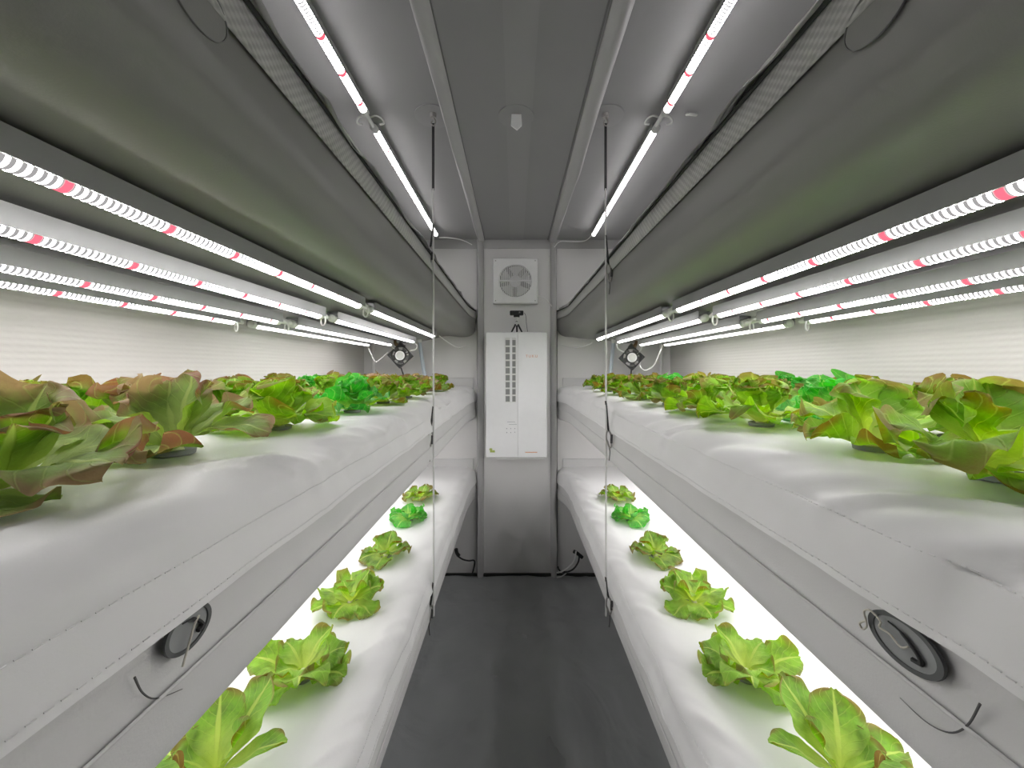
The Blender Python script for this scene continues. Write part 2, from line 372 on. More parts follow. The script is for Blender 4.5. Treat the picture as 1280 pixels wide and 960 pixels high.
# ------------------------------------------------------------------ planting beds
T = {'upper': 81, 'middle': -20, 'lower': -121}
FR = {-1: 53, 1: 62}; WL = {-1: 187, 1: 194}
LEDX = {-1: (87, 109, 133, 157), 1: (90, 112, 136, 162)}
def ypos():
    ys = []; y = -0.60
    while y < D-0.02:
        ys.append(y); y += 0.009 if y < 0.9 else 0.016
    ys.append(D-0.004); return ys
YS = ypos()
def dens(prof, step):
    """resample a polyline of (u, h) with Catmull-Rom"""
    p = smooth_path([(a, c, 0) for a, c in prof], 5)
    return [(q.x, q.y) for q in p]
def bed(side, tier):
    f = FR[side]; wl = WL[side]; t = T[tier]; sd = side*3.0+t
    name_side = 'left' if side < 0 else 'right'
    root = empty('planting_bed', (side*f*S, 0, Z(t)))
    inv = -Vector(root.location)
    def P(u, y, h, off=0.0): return (side*(u*S)-root.location.x, y-0, Z(h)-root.location.z)
    up = tier == 'upper'
    # front bulges out a little against the end wall
    def endb(y): 
        e = max(0, (y-2.30)/0.28); return 5.0*e*e if side < 0 else 9.0*e*e
    # ---- cover sheet
    hem = 7.5 if up else (19 if side < 0 else 19.5)
    prof = [(wl, t+3), (wl-4, t+0.6), (160, t), (130, t), (100, t), (f+22, t), (f+14, t-0.3), (f+8, t-1.4), (f+4, t-3.6), (f+1.6, t-6.2),
            (f+0.4, t-9.5 if not up else t-6.5), (f-0.2, t-13 if not up else t-7), (f-0.9, t-16 if not up else t-7.3), (f-1.5, t-hem)]
    pr = dens(prof, 0)
    b = MB(); rows = []
    for y in YS:
        r = []
        for (u, h) in pr:
            du = u-f; wr = 0
            # folds that run over the rounded lip
            m = math.exp(-((du-5)/9.0)**2)
            a = noise.noise(Vector((y*9.0+du*0.10, h*0.02, sd)))
            c2 = noise.noise(Vector((y*24.0+du*0.22, h*0.05, sd+5)))
            wr = m*(3.0*a+4.2*c2*abs(a))
            low = noise.noise(Vector((y*2.6, 0.0, sd+9)))*m*0.9
            flat = 0.28*noise.noise(Vector((y*5, u*0.06, sd+2))) if du > 14 else 0
            hang = max(0, (t-h-6)/12.0)
            hw = hang*0.5*noise.noise(Vector((y*5.5, h*0.08, sd+3)))
            uu = u - (wr*0.55+low*0.4+hw)*(1 if du < 8 else max(0, 1-(du-8)/10)) - endb(y)*(1 if du < 10 else max(0, 1-(du-10)/40))
            hh = h + (wr+low)*0.6*min(1, max(0.1, (t-h < 8))) + flat
            r.append(P(uu, y, hh))
        rows.append(r)
    b.grid(rows if side > 0 else [list(reversed(r)) for r in rows])
    # turned-under hem
    b.grid([[rows[i][-1] for i in range(len(rows))], [(p[0]+side*0.004, p[1], p[2]+0.001) for p in (rows[i][-1] for i in range(len(rows)))]])
    b.build('cover_sheet' if not up else 'flap', M['cover'] if not up else M['flap'], root, angle=180)
    # ---- trough body
    if up:
        pb = [(f+3.0, t-4), (f+1.6, t-9), (f+0.6, t-16), (f+0.0, t-22), (f+0.2, t-28), (f+1.2, t-33), (f+4, t-37), (f+9, t-39.5), (f+18, t-40.5)]
    else:
        pb = [(f+2.5, t-14), (f+1.2, t-20), (f+0.6, t-26), (f+0.1, t-29), (f+0.2, t-34), (f+0.6, t-38), (f+2, t-41), (f+5, t-42.8), (f+12, t-43.6)]
    lx = LEDX[side]
    sh = 0 if up else 9; pb += [(lx[0]+sh, t-39.3 if side < 0 else t-42.3), (lx[1]+sh, t-44.5), (lx[2]+sh, t-47.7), (lx[3]+sh, t-48.1), (wl-6, t-46), (wl, t-45)]
    pr = dens(pb, 0); b = MB(); rows = []
    for y in YS[::2]+[YS[-1]]:
        r = []
        for (u, h) in pr:
            du = u-f
            k = 0.22 if not up else 0.9
            k *= min(1, max(0.0, (t-17-h)/8)) if up else 1
            w = k*noise.noise(Vector((y*2.2, h*0.05, sd+20)))*math.exp(-(du/25)**2)
            if up: w += min(1, max(0.0, (t-17-h)/8))*0.5*noise.noise(Vector((y*1.1+h*0.06, h*0.12, sd+31)))
            r.append(P(u-w-endb(y)*(1 if du < 10 else max(0, 1-(du-10)/40)), y, h+0.4*w))
        rows.append(r)
    b.grid(rows if side > 0 else [list(reversed(r)) for r in rows])
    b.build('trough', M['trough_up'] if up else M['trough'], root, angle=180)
    # ---- seams
    def strip(h0, h1, u0, u1, name, mat, thick=0.8):
        b = MB(); rows = []
        for y in YS[::3]+[YS[-1]]:
            e = endb(y)
            rows.append([P(u0-e, y, h0), P(u0-thick*0.5-e, y, h0-0.2), P(u1-thick*0.5-e, y, h1+0.2), P(u1-e, y, h1)])
        b.grid(rows if side > 0 else [list(reversed(r)) for r in rows]); return b.build(name, mat, root, angle=180)
    if up:
        strip(t-8.2, t-18, f+0.9, f-0.3, 'mesh_strip', M['mesh'], 1.0)
        strip(t-7.0, t-8.6, f+0.2, f+0.2, 'gap_shade', M['gap'], 0.7)  # black strip painting the shade in the gap below the flap
        b = MB(); b.tube([P(f+2.6-endb(y)+0.25*noise.noise(Vector((y*7, 1.5, sd))), y, t-2.6) for y in YS[::4]], 0.0016, 6); b.build('piping', M['seam'], root)
        b = MB(); dc, hc = (0.133, 61.5) if side < 0 else (0.136, 61.2)
        c = Vector(P(f-0.35, dc*D, hc)); b.ringband(c, Vector((0, 0.034, 0)), Vector((0, 0, 0.027)), 1.0, 0.96, Vector((-side*0.002, 0, 0)), 40); pr_ = b.build('drain_port', M['seam_shade'], root)
        b = MB(); b.disc(c, Vector((0, 0.0326, 0)), Vector((0, 0, 0.0259)), 36, Vector((-side*0.0012, 0, 0))); b.build('port_disc', M['trough_up'], pr_)
    else:
        strip(t-28.6, t-29.3, f-0.3, f-0.3, 'seam', M['seam_shade'] if 0 else M['trough'], 0.6)
    # stitching
    if not up:
        for hs, us in ((t-10.5 if side < 0 else t-8.0, f-0.2 if side < 0 else f+0.75), (t-hem+1.6, f-1.35)):
            y = -0.2; b = MB()
            while y < 2.3:
                a = noise.noise(Vector((y*9.0+0.0, hs*0.02, sd))); m = math.exp(-((-5)/9.0)**2)
                hang = max(0, (t-hs-6)/12.0); hw = hang*0.5*noise.noise(Vector((y*5.5, hs*0.08, sd+3)))
                c2 = noise.noise(Vector((y*24.0, hs*0.05, sd+5)))
                du = us-f; m = math.exp(-((du-5)/9.0)**2)
                wr = m*(3.0*a+4.2*c2*abs(a)); low = noise.noise(Vector((y*2.6, 0, sd+9)))*m*0.9
                u = us-(wr*0.55+low*0.4+hw)-endb(y)-0.34
                hh = hs
                b.tube([P(u, y, hh), P(u-0.05, y+0.0025, hh), P(u, y+0.005, hh)], 0.0006, 5)
                y += 0.0085 if y < 1.2 else 0.017
            b.build('stitching', M['seam'], root)
    # end flap tucked up the back wall
    if not up:
        b = MB()
        lo = min(side*(f-2), side*(wl-14)); hi = max(side*(f-2), side*(wl-14))
        x0 = lo*S-root.location.x; x1 = hi*S-root.location.x
        b.box((x0, D-0.010, -0.02), (x1, D-0.002, 10*S), 0.004); b.build('end_flap', M['flap'], root)
    pos = {'upper': 'topmost', 'middle': 'chest-high', 'lower': 'lowest'}[tier]
    tx = {'upper': 'grey hanging planting bed with dotted mesh band, above the lamps, %s side of aisle',
          'middle': 'white-sheeted planting bed at chest height on the %s, full of lettuces',
          'lower': 'lowest white-sheeted planting bed near the floor, %s side of the aisle'}[tier]
    tag(root, tx % name_side, 'planting bed', 'planting beds in three tiers')
    return root
BEDS = {}
for sd_ in (-1, 1):
    for tr in ('upper', 'middle', 'lower'): BEDS[sd_, tr] = bed(sd_, tr)

# drain ports on the fronts of the middle beds
def port(side, dc, hc, a, bb, covered):
    root = BEDS[side, 'middle']; rl = root.location
    f = FR[side]
    cy = dc*D; cz = Z(hc)-rl.z; x0 = side*(f-0.15)*S-rl.x
    ax = Vector((0, a, 0)); ay = Vector((0, 0, bb)); out_ = Vector((-side*0.003, 0, 0))
    c = Vector((x0, cy, cz))
    b = MB(); b.ringband(c, ax, ay, 1.0, 0.84, out_, 40)
    fr = b.build('drain_port', M['portrim'], root)
    b = MB(); b.disc(c, ax*0.88, ay*0.88, 36, out_*0.5); b.build('port_disc', M['disc'], fr)
    b = MB()
    def q(y, z, o=0.004): return c+Vector((-side*o, y*a, z*bb))
    # a lifted crescent of the disc and its dark slit
    b.tube(smooth_path([q(-0.35, 0.55), q(0.05, 0.42), q(0.42, 0.0), q(0.50, -0.28), q(0.30, -0.35)] if side < 0 else [q(0.35, 0.55), q(-0.05, 0.42), q(-0.42, 0.0), q(-0.50, -0.28), q(-0.30, -0.35)], 5), [0.0008]*5+[0.0016]*8+[0.0022]*8, 6)
    b.build('slit', M['black'], fr)
    b = MB()
    if covered: pts = [q(0.35, 0.35), q(0.05, 0.15, .006), q(-0.25, -0.55, .007), q(-0.45, -1.35, .006)]
    else: pts = [q(0.95, -0.05, .006), q(0.98, 0.35, .007), q(0.75, 0.62, .008), q(0.45, 0.45, .008), q(0.50, 0.12, .007), q(0.25, 0.10, .006), q(-0.05, -0.12, .006), q(-0.2, 0.06, .004)]
    b.tube(smooth_path(pts, 6), 0.0009, 6)
    if not covered: b.tube(smooth_path([q(0.95, -0.05, .006), q(1.12, -0.35, .007), q(1.05, -0.55, .006), q(0.93, -0.25, .006), q(0.98, 0.1, .006)], 6), 0.0009, 6)
    b.build('cord', M['cord'], fr)
    # loop of cord that hangs in an arc below
    return root
port(1, 0.1265, -43.2, 0.032, 0.0205, False)
port(-1, 0.1290, -41.8, 0.024, 0.0185, True)
def arc(side, pts):
    root = BEDS[side, 'middle']; rl = root.location; f = FR[side]
    p = smooth_path([(side*(f-0.30)*S-rl.x, d*D, Z(h)-rl.z) for d, h in pts], 6); n = len(p)
    b = MB(); b.tube(p, [0.0003+0.0006*(k/(n-1)) for k in range(n)], 6); b.build('piping', M['darkgrey'], root)
arc(1, [(.128, -52.5), (.120, -52.8), (.1135, -51.5), (.109, -48.5), (.106, -44.3)])
arc(-1, [(.127, -50.7), (.118, -48.5), (.1135, -45.9), (.111, -42.7)])

# ------------------------------------------------------------------ grow lights
def lamp(side, u, h, d0, d1, mat, rail, label, group):
    y0, y1 = d0*D, d1*D; yc = (y0+y1)/2; hl = (y1-y0)/2
    root = empty('grow_light', (side*u*S, yc, Z(h)))
    R = 0.0115
    b = MB(); b.grid([[(R*math.cos(a), -hl+0.02+(2*hl-0.04)*k/10, R*math.sin(a)) for a in [math.radians(-190+200*i/12) for i in range(13)]] for k in range(11)]); b.build('light_tube', M[mat], root)
    b = MB(); b.grid([[(R*math.cos(a), y, R*math.sin(a)) for a in [math.radians(10+160*i/8) for i in range(9)]] for y in (-hl+0.02, hl-0.02)]); b.build('housing', M['rail'], root)
    for sgn in (-1, 1):
        b = MB(); e = sgn*(hl-0.02)
        b.tube([(0, e-sgn*0.002, 0), (0, e+sgn*0.016, 0), (0, e+sgn*0.018, 0), (0, e+sgn*0.024, 0)], [R*1.12, R*1.12, R*0.8, R*0.35], 14); b.build('end_cap', M['offwhite'], root)
    # aluminium rail carrying the tube
    b = MB(); w = rail
    if w > 0.015:
        pr = [(-0.0195, -0.004), (-0.019, 0.0235), (0.019, 0.0235), (0.0195, -0.004), (0.0165, -0.004), (0.0160, 0.0195), (-0.0160, 0.0195), (-0.0165, -0.004)]
    else: pr = [(-w, 0.008), (-w, 0.020), (w, 0.020), (w, 0.008), (w*0.5, 0.0085), (-w*0.5, 0.0085)]
    b.grid([[(x, y, z) for x, z in pr] for y in (-hl+0.01, hl-0.01)], close=True); n = len(pr)
    b.build('rail', M['rail'], root, smooth=False)
    for yy in (-hl*0.7, hl*0.7):
        b = MB(); ring = [(R*1.15*math.cos(a), yy, R*1.15*math.sin(a)) for a in [PI*k/10 for k in range(11)]]
        b.grid([[(x, y-0.004, z) for x, y, z in ring], [(x, y+0.004, z) for x, y, z in ring]])
        b.box((-0.004, yy-0.004, R*1.1), (0.004, yy+0.004, 0.0195)); b.build('clip', M['offwhite'], root)
    tag(root, label, 'lamp', group); return root
ordn = ('first', 'second', 'third', 'fourth')
dd = {-1: ((0.055, 0.452), (0.475, 0.862)), 1: ((0.05, 0.442), (0.468, 0.862))}
HU = {-1: (36.2, 30.6, 27.4, 27.2), 1: (33.2, 30.4, 27.4, 27.2)}
for sd_ in (-1, 1):
    ns = 'left' if sd_ < 0 else 'right'
    for tr in ('upper', 'middle'):
        for i in range(4):
            for seg in (0, 1):
                d0, d1 = dd[sd_][seg]; j = (0.0, -0.028, 0.0, -0.035)[i]*(0.55 if seg == 0 else 0.3)
                h = HU[sd_][i] if tr == 'upper' else HU[sd_][i]-101
                u = LEDX[sd_][i] if tr == 'upper' else LEDX[sd_][i]+9
                lab = '%s glowing grow light tube from the aisle, %s length, under the %s %s bed' % (ordn[i], 'near' if seg == 0 else 'far', ns, 'top' if tr == 'upper' else 'chest-high')
                lamp(sd_, u, h, d0, d1, ('led_front' if i == 0 else 'led%d' % ((i+seg) % 2)) if tr == 'upper' else 'led_low', 0.020, lab, 'grow lights under the %s beds' % ('top' if tr == 'upper' else 'chest-high'))
    for seg, (d0, d1) in enumerate(((0.10, 0.485), (0.51, 0.925))):
        lamp(sd_, 90 if sd_ < 0 else 91, 155, d0, d1, 'led_top', 0.012, 'slim lit tube fixed to the ceiling, %s side, %s length' % (ns, 'near' if seg == 0 else 'far'), 'ceiling light tubes')

# cords and clips where two lamps meet end to end
def cable(name, pts, r, mat, label, cat, group=None, n=6, res=6):
    p = smooth_path(pts, res); b = MB(); b.tube(p, r, n); o0 = p[0]
    o = b.build(name, M[mat], None, origin=o0); tag(o, label, cat, group); return o
for sd_ in (-1, 1):
    ns = 'left' if sd_ < 0 else 'right'
    for i in range(4):
        d = (dd[sd_][0][1]+dd[sd_][1][0])/2 + (0.0, -0.028, 0.0, -0.035)[i]*0.42
        y = d*D; x = sd_*LEDX[sd_][i]*S; z = Z(HU[sd_][i])
        root = empty('lamp_connector', (x, y, z))
        b = MB(); b.tube([(0, -0.034, 0), (0, -0.012, 0.002), (0, 0.012, 0.002), (0, 0.034, 0)], [0.006, 0.0085, 0.0085, 0.006], 10); b.build('plug', M['offwhite'], root)
        b = MB(); rr = 0.021
        b.tube([(sd_*-0.004+rr*math.sin(a)*0.6*sd_*-1, -0.02+0.045*(k/16), -0.010+rr*math.cos(a)) for k, a in enumerate([2*PI*k/16 for k in range(17)])], 0.0024, 6); b.build('looped_wire', M['offwhite'], root)
        tag(root, 'white plug and wire loop joining the two %s tubes from the aisle, %s top bed' % (ordn[i], ns), 'connector', 'lamp connectors')
    d = 0.497; x = sd_*90*S
    root = empty('lamp_connector', (x, d*D, Z(155)))
    b = MB(); b.tube([(0, -0.03, 0), (0, 0.03, 0)], 0.007, 8); b.build('plug', M['offwhite'], root)
    for q in (-1, 1):
        b = MB(); b.tube(smooth_path([(0, 0.0, 0.008), (q*0.022, -0.004, 0.012), (q*0.040, 0.0, 0.006), (q*0.046, 0.01, -0.004), (q*0.030, 0.014, -0.006)], 5), 0.0032, 6); b.build('clip', M['offwhite'], root)
    tag(root, 'pale clip and plug joining the two ceiling tubes on the %s' % ns, 'connector', 'lamp connectors')
# ------------------------------------------------------------------ hanging straps with carabiners
def carabiner(root, x, y, z, tilt, side):
    b = MB(); pts = []
    for k in range(25):
        a = 2*PI*k/24; px = 0.009*math.cos(a)*(1.15 if math.sin(a) > 0 else 0.8); pz = 0.030*math.sin(a)
        pts.append((x+px*math.cos(tilt)-pz*math.sin(tilt)*0.35, y+px*0.3, z+pz))
    b.tube(pts, 0.0032, 8, cap=False); o = b.build('carabiner', M['metal'], root)
    b = MB(); b.tube([(x+0.008, y, z-0.014), (x+0.009, y, z+0.016)], 0.0042, 8); b.build('gate', M['darkgrey'], o)
def hanger(side, px):
    ns = 'left' if side < 0 else 'right'
    d = 0.505; top = at(px, 300, d); X0 = top.x; Y0 = top.y
    root = empty('hanging_strap', (X0, Y0, 0))
    b = MB(); b.tube([(0, 0, ZC-0.004), (0, 0, ZC-0.016)], [0.012, 0.009], 14); 
    b.tube(smooth_path([(0, 0, ZC-0.014), (0.008, 0, ZC-0.030), (0.002, 0, ZC-0.046), (-0.007, 0, ZC-0.036), (-0.004, 0, ZC-0.028)], 5), 0.003, 6); b.build('ceiling_hook', M['metal'], root)
    zz = lambda py: CZ+(462-py)*d*S
    b = MB(); b.box((-0.0045, -0.0012, zz(238)), (0.0045, 0.0012, ZC-0.036), 0.001); b.build('strap', M['black'], root)
    b = MB(); b.tube([(0, 0, zz(236)), (0.0015, 0, zz(500)), (0.0015, 0, zz(770))], 0.0032, 8); b.build('cable', M['cable'], root)
    tiers = ((320, 295, 'upper'), (550, 522, 'middle'), (767, 742, 'lower')) if side < 0 else ((341, 308, 'upper'), (549, 515, 'middle'), (757, 735, 'lower'))
    for (py, pt, tr) in tiers:
        xo = -side*-0.012
        carabiner(root, side*0.012, 0.0, zz(py), 0.35*side, side)
        b = MB(); b.tube(smooth_path([(0.0005, 0.0, zz(pt-14)), (side*0.004, 0, zz(pt)), (side*0.010, 0, zz(py)+0.028)], 4), 0.0036, 6); b.build('webbing', M['black'], root)
        b = MB(); b.tube(smooth_path([(side*0.012, 0, zz(py)-0.028), (side*0.015, 0.0, zz(py)-0.045), (side*0.012, 0, zz(py)-0.075)], 4), 0.0016, 6); b.build('tie', M['darkgrey'], root)
    tag(root, 'thin hanging cable with black strap and carabiners in front of the %s beds' % ns, 'cable', 'hanging cables')
hanger(-1, 541.5); hanger(1, 757)

# ------------------------------------------------------------------ end wall equipment
# slim wall-mounted air unit
def frontal(px, py, d): return at(px, py, d)
dA = 0.935
p0 = at(607, 572, dA); p1 = at(684, 415, dA); yf = dA*D
root = empty('air_conditioner', ((p0.x+p1.x)/2, D, p0.z)); o0 = Vector(root.location)
def loc(px, py): q = at(px, py, dA); return q.x-o0.x, q.z-o0.z
x0, z0 = p0.x-o0.x, 0.0; x1, z1 = p1.x-o0.x, p1.z-o0.z; fy = yf-o0.y
b = MB(); b.box((x0, fy, z0), (x1, -0.002, z1), 0.012); b.build('body', M['gloss'], root)
b = MB(); b.box((x0+0.07, fy+0.012, z0-0.014), (x1-0.02, -0.01, z0+0.004), 0.004); b.build('drip_tray', M['offwhite'], root)
xs, _ = loc(647.5, 500)
for nm, (xa, xb) in (('front_panel', (x0+0.004, xs-0.0008)), ('front_panel', (xs+0.0008, x1-0.004))):
    b = MB(); b.box((xa, fy-0.006, z0+0.004), (xb, fy+0.002, z1-0.004), 0.003); b.build(nm, M['gloss'], root)
xa, zb = loc(631.5, 503); xb, zt = loc(645, 422)
b = MB(); b.box((xa, fy-0.0085, zb), (xb, fy-0.005, zt), 0.006); vent = b.build('vent', M['offwhite'], root)
nrow = 9
for k in range(nrow):
    za = zb+0.006+(zt-zb-0.012)*k/nrow; zc_ = za+(zt-zb-0.012)/nrow*0.78
    b = MB(); b.box((xa+0.003, fy-0.0095, za), (xa+(xb-xa)*0.42, fy-0.008, zc_), 0.001); b.build('vent_slot', M['darkgrey'] if 0 else M['slot'], vent, smooth=False)
    b = MB(); b.box((xa+(xb-xa)*0.66, fy-0.0095, za), (xb-0.003, fy-0.008, zc_), 0.001); b.build('vent_slot', M['slot'], vent, smooth=False)
b = MB(); b.box((xa+(xb-xa)*0.44, fy-0.0125, zb+0.002), (xa+(xb-xa)*0.64, fy-0.0085, zt-0.002), 0.0015); b.build('louvre_bar', M['gloss'], vent)
for (px, py) in ((633.5, 535.5), (633.5, 540.5), (638.5, 535.5), (638.5, 540.5), (643.5, 535.5), (643.5, 540.0)):
    xx, zz_ = loc(px, py); b = MB(); r = 0.0035 if px < 640 and px != 638.5 else 0.003
    b.disc((xx, fy-0.006, zz_), Vector((r, 0, 0)), Vector((0, 0, r)), 14, Vector((0, -0.0015, 0))); b.build('button', M['greyprint'], root)
for (pa, pb_, py) in ((634, 644, 527.5), (636, 646, 530.5)):
    xx, zz_ = loc(pa, py); xe, _ = loc(pb_, py); b = MB()
    b.box((xx, fy-0.0066, zz_), (xe, fy-0.0058, zz_+0.0025)); b.build('display_line', M['greyprint'], root, smooth=False)
xx, zz_ = loc(611.5, 564.5); b = MB()
b.disc((xx+0.011, fy-0.006, zz_+0.016), Vector((0.010, 0, 0)), Vector((0, 0, 0.007)), 18, Vector((0, -0.0012, 0)))
b.box((xx+0.006, fy-0.0072, zz_-0.004), (xx+0.037, fy-0.006, zz_+0.010)); b.build('sticker', M['green'], root, smooth=False)
xx, zz_ = loc(656.5, 565.6); xe, _ = loc(671.5, 565); b = MB(); b.box((xx, fy-0.0068, zz_), (xe, fy-0.006, zz_+0.005)); b.build('printed_line', M['orange'], root, smooth=False)
def text(name, body, size, mat, parent, x, y, z, space=1.0):
    cu = bpy.data.curves.new(name, 'FONT'); cu.body = body; cu.size = size; cu.extrude = 0.0004; cu.align_x = 'CENTER'; cu.space_character = space
    o = bpy.data.objects.new(name, cu); C.objects.link(o); bpy.context.view_layer.update()
    dg = bpy.context.evaluated_depsgraph_get(); me = bpy.data.meshes.new_from_object(o.evaluated_get(dg)); bpy.data.objects.remove(o)
    me.materials.clear(); me.materials.append(mat); o = bpy.data.objects.new(name, me); C.objects.link(o)
    o.rotation_euler = (PI/2, 0, 0); o.location = (x, y, z); o.parent = parent; return o
xx, zz_ = loc(664.5, 446.8); text('lettering', 'тоmа'.replace('т', 'T').replace('о', 'o').replace('а', 'a') if 0 else 'TUKU', 0.024, M['orange'], root, xx, fy-0.0062, zz_, 1.35)
tag(root, 'tall white wall-mounted air unit with vertical grey vent on end wall', 'air conditioner')

# square exhaust fan
q0 = at(616, 379, 0.985); q1 = at(672.5, 322, 0.985)
root = empty('exhaust_fan', ((q0.x+q1.x)/2, D, (q0.z+q1.z)/2)); w = (q1.x-q0.x)/2; h = (q1.z-q0.z)/2; R0 = w*0.72
b = MB(); n = 48; outer = []; inner = []
def sqpt(a, k):
    c_, s_ = math.cos(a), math.sin(a); m = max(abs(c_), abs(s_)); return (c_/m*w*k, s_/m*h*k)
AN = [2*PI*k/n for k in range(n)]
def ringp(kind, y): return [((sqpt(a, kind[1]) if kind[0] == 's' else (R0*kind[1]*math.cos(a), R0*kind[1]*math.sin(a)))[0], y, (sqpt(a, kind[1]) if kind[0] == 's' else (0, R0*kind[1]*math.sin(a)))[1]) for a in AN]
b.grid([ringp(('s', 1.0), -0.002), ringp(('s', 1.0), -0.022), ringp(('s', 0.97), -0.030), ringp(('c', 1.03), -0.030), ringp(('c', 1.0), -0.026), ringp(('c', 1.0), -0.003)], close=True)
b.build('frame', M['white'], root, angle=25)
b = MB(); b.disc((0, -0.003, 0), Vector((R0, 0, 0)), Vector((0, 0, R0)), 40); b.build('duct', M['darkgrey'], root)
nb = 25
for k in range(nb):
    x = -R0+2*R0*(k+0.5)/nb; zh = math.sqrt(max(0, R0*R0-x*x)); b = MB()
    b.box((x-R0/nb*0.55, -0.030, -zh), (x+R0/nb*0.55, -0.024, zh)); b.build('grille_bar', M['white'], root, smooth=False)
b = MB(); b.box((-R0, -0.033, -0.004), (R0, -0.023, 0.004)); b.build('cross_bar', M['white'], root, smooth=False)
b = MB(); b.disc((0, -0.020, 0), Vector((R0*0.36, 0, 0)), Vector((0, 0, R0*0.36)), 28, Vector((0, 0.012, 0))); b.build('hub', M['white'], root)
for k in range(5):
    a0 = 2*PI*k/5+0.3; b = MB(); rows = []
    for i in range(5):
        r = R0*(0.34+0.6*i/4); wd = 0.34+0.05*i
        rows.append([(r*math.cos(a0+wd*t), -0.019+0.012*(t+0.5), r*math.sin(a0+wd*t)) for t in (-1, -0.5, 0, 0.5, 1)])
    b.grid(rows); b.grid([[(x, y+0.002, z) for x, y, z in r] for r in rows]); b.build('blade', M['offwhite'], root)
for sx in (-1, 1):
    for sz in (-1, 1):
        b = MB(); b.disc((sx*w*0.88, -0.0305, sz*h*0.88), Vector((0.004, 0, 0)), Vector((0, 0, 0.004)), 12, Vector((0, -0.0015, 0))); b.build('screw', M['metal'], root)
tag(root, 'square white exhaust fan with round slatted grille high on end wall', 'fan')
cable('power_wire', [at(672, 370, .985), at(678, 371, .984), at(684, 376, .985), at(690, 383, .985)], 0.0035, 'wire', 'short white wire running from the exhaust fan to the wall pleat', 'wire')
cable('thin_cable', [at(655.5, 391, .945), at(657.5, 396, .943), at(658, 404, .945), at(659.5, 414.6, .95)], 0.0018, 'darkgrey', 'thin dark cable dropping from the camera to the air unit', 'wire')

# small camera on a mini tripod on top of the air unit
dC = 0.955; base = at(646, 415, dA); base.y = dC*D+0.0
zt_ = p1.z
root = empty('webcam', (at(646, 415, dC).x, dC*D, zt_)); zz = lambda py: (CZ+(462-py)*dC*S)-zt_
k = dC*S
b = MB(); b.box((-8.7*k, -0.02, zz(394)), (8.3*k, 0.02, zz(388.7)), 0.006); cb = b.build('camera_body', M['black'], root)
b = MB(); b.disc((3.2*k, -0.020, zz(391.2)), Vector((0.007, 0, 0)), Vector((0, 0, 0.007)), 18, Vector((0, -0.004, 0))); b.build('lens', M['darkgrey'], cb)
b = MB(); b.disc((3.6*k, -0.0242, zz(391.0)), Vector((0.0025, 0, 0)), Vector((0, 0, 0.0025)), 12, Vector((0, -0.0008, 0))); b.build('glint', M['metal'], cb)
b = MB(); b.box((-4*k, -0.014, zz(396.3)), (3.6*k, 0.014, zz(393.8)), 0.003); b.build('mount', M['black'], root)
b = MB(); b.tube([(0, 0, zz(396.5)), (0, 0, zz(400)), (0, 0, zz(401.5)), (0, 0, zz(404)), (0, 0, zz(406.5))], [0.008, 0.008, 0.011, 0.011, 0.008], 12); b.build('post', M['offwhite'], root)
b = MB(); b.tube([(-0.008, -0.011, zz(402.6)), (-0.001, -0.013, zz(401.7)), (0.006, -0.011, zz(402.4))], 0.002, 6); b.build('knob', M['black'], root)
for (ex, ey) in ((-6.6, -0.010), (6.4, -0.010), (0.2, 0.035)):
    b = MB(); b.tube([(ex*0.22*k, ey*0.2, zz(405.5)), (ex*k, ey, 0.004)], [0.0062, 0.0052], 8); lg = b.build('leg', M['black'], root)
tag(root, 'small black camera on a mini tripod standing on the air unit', 'camera')

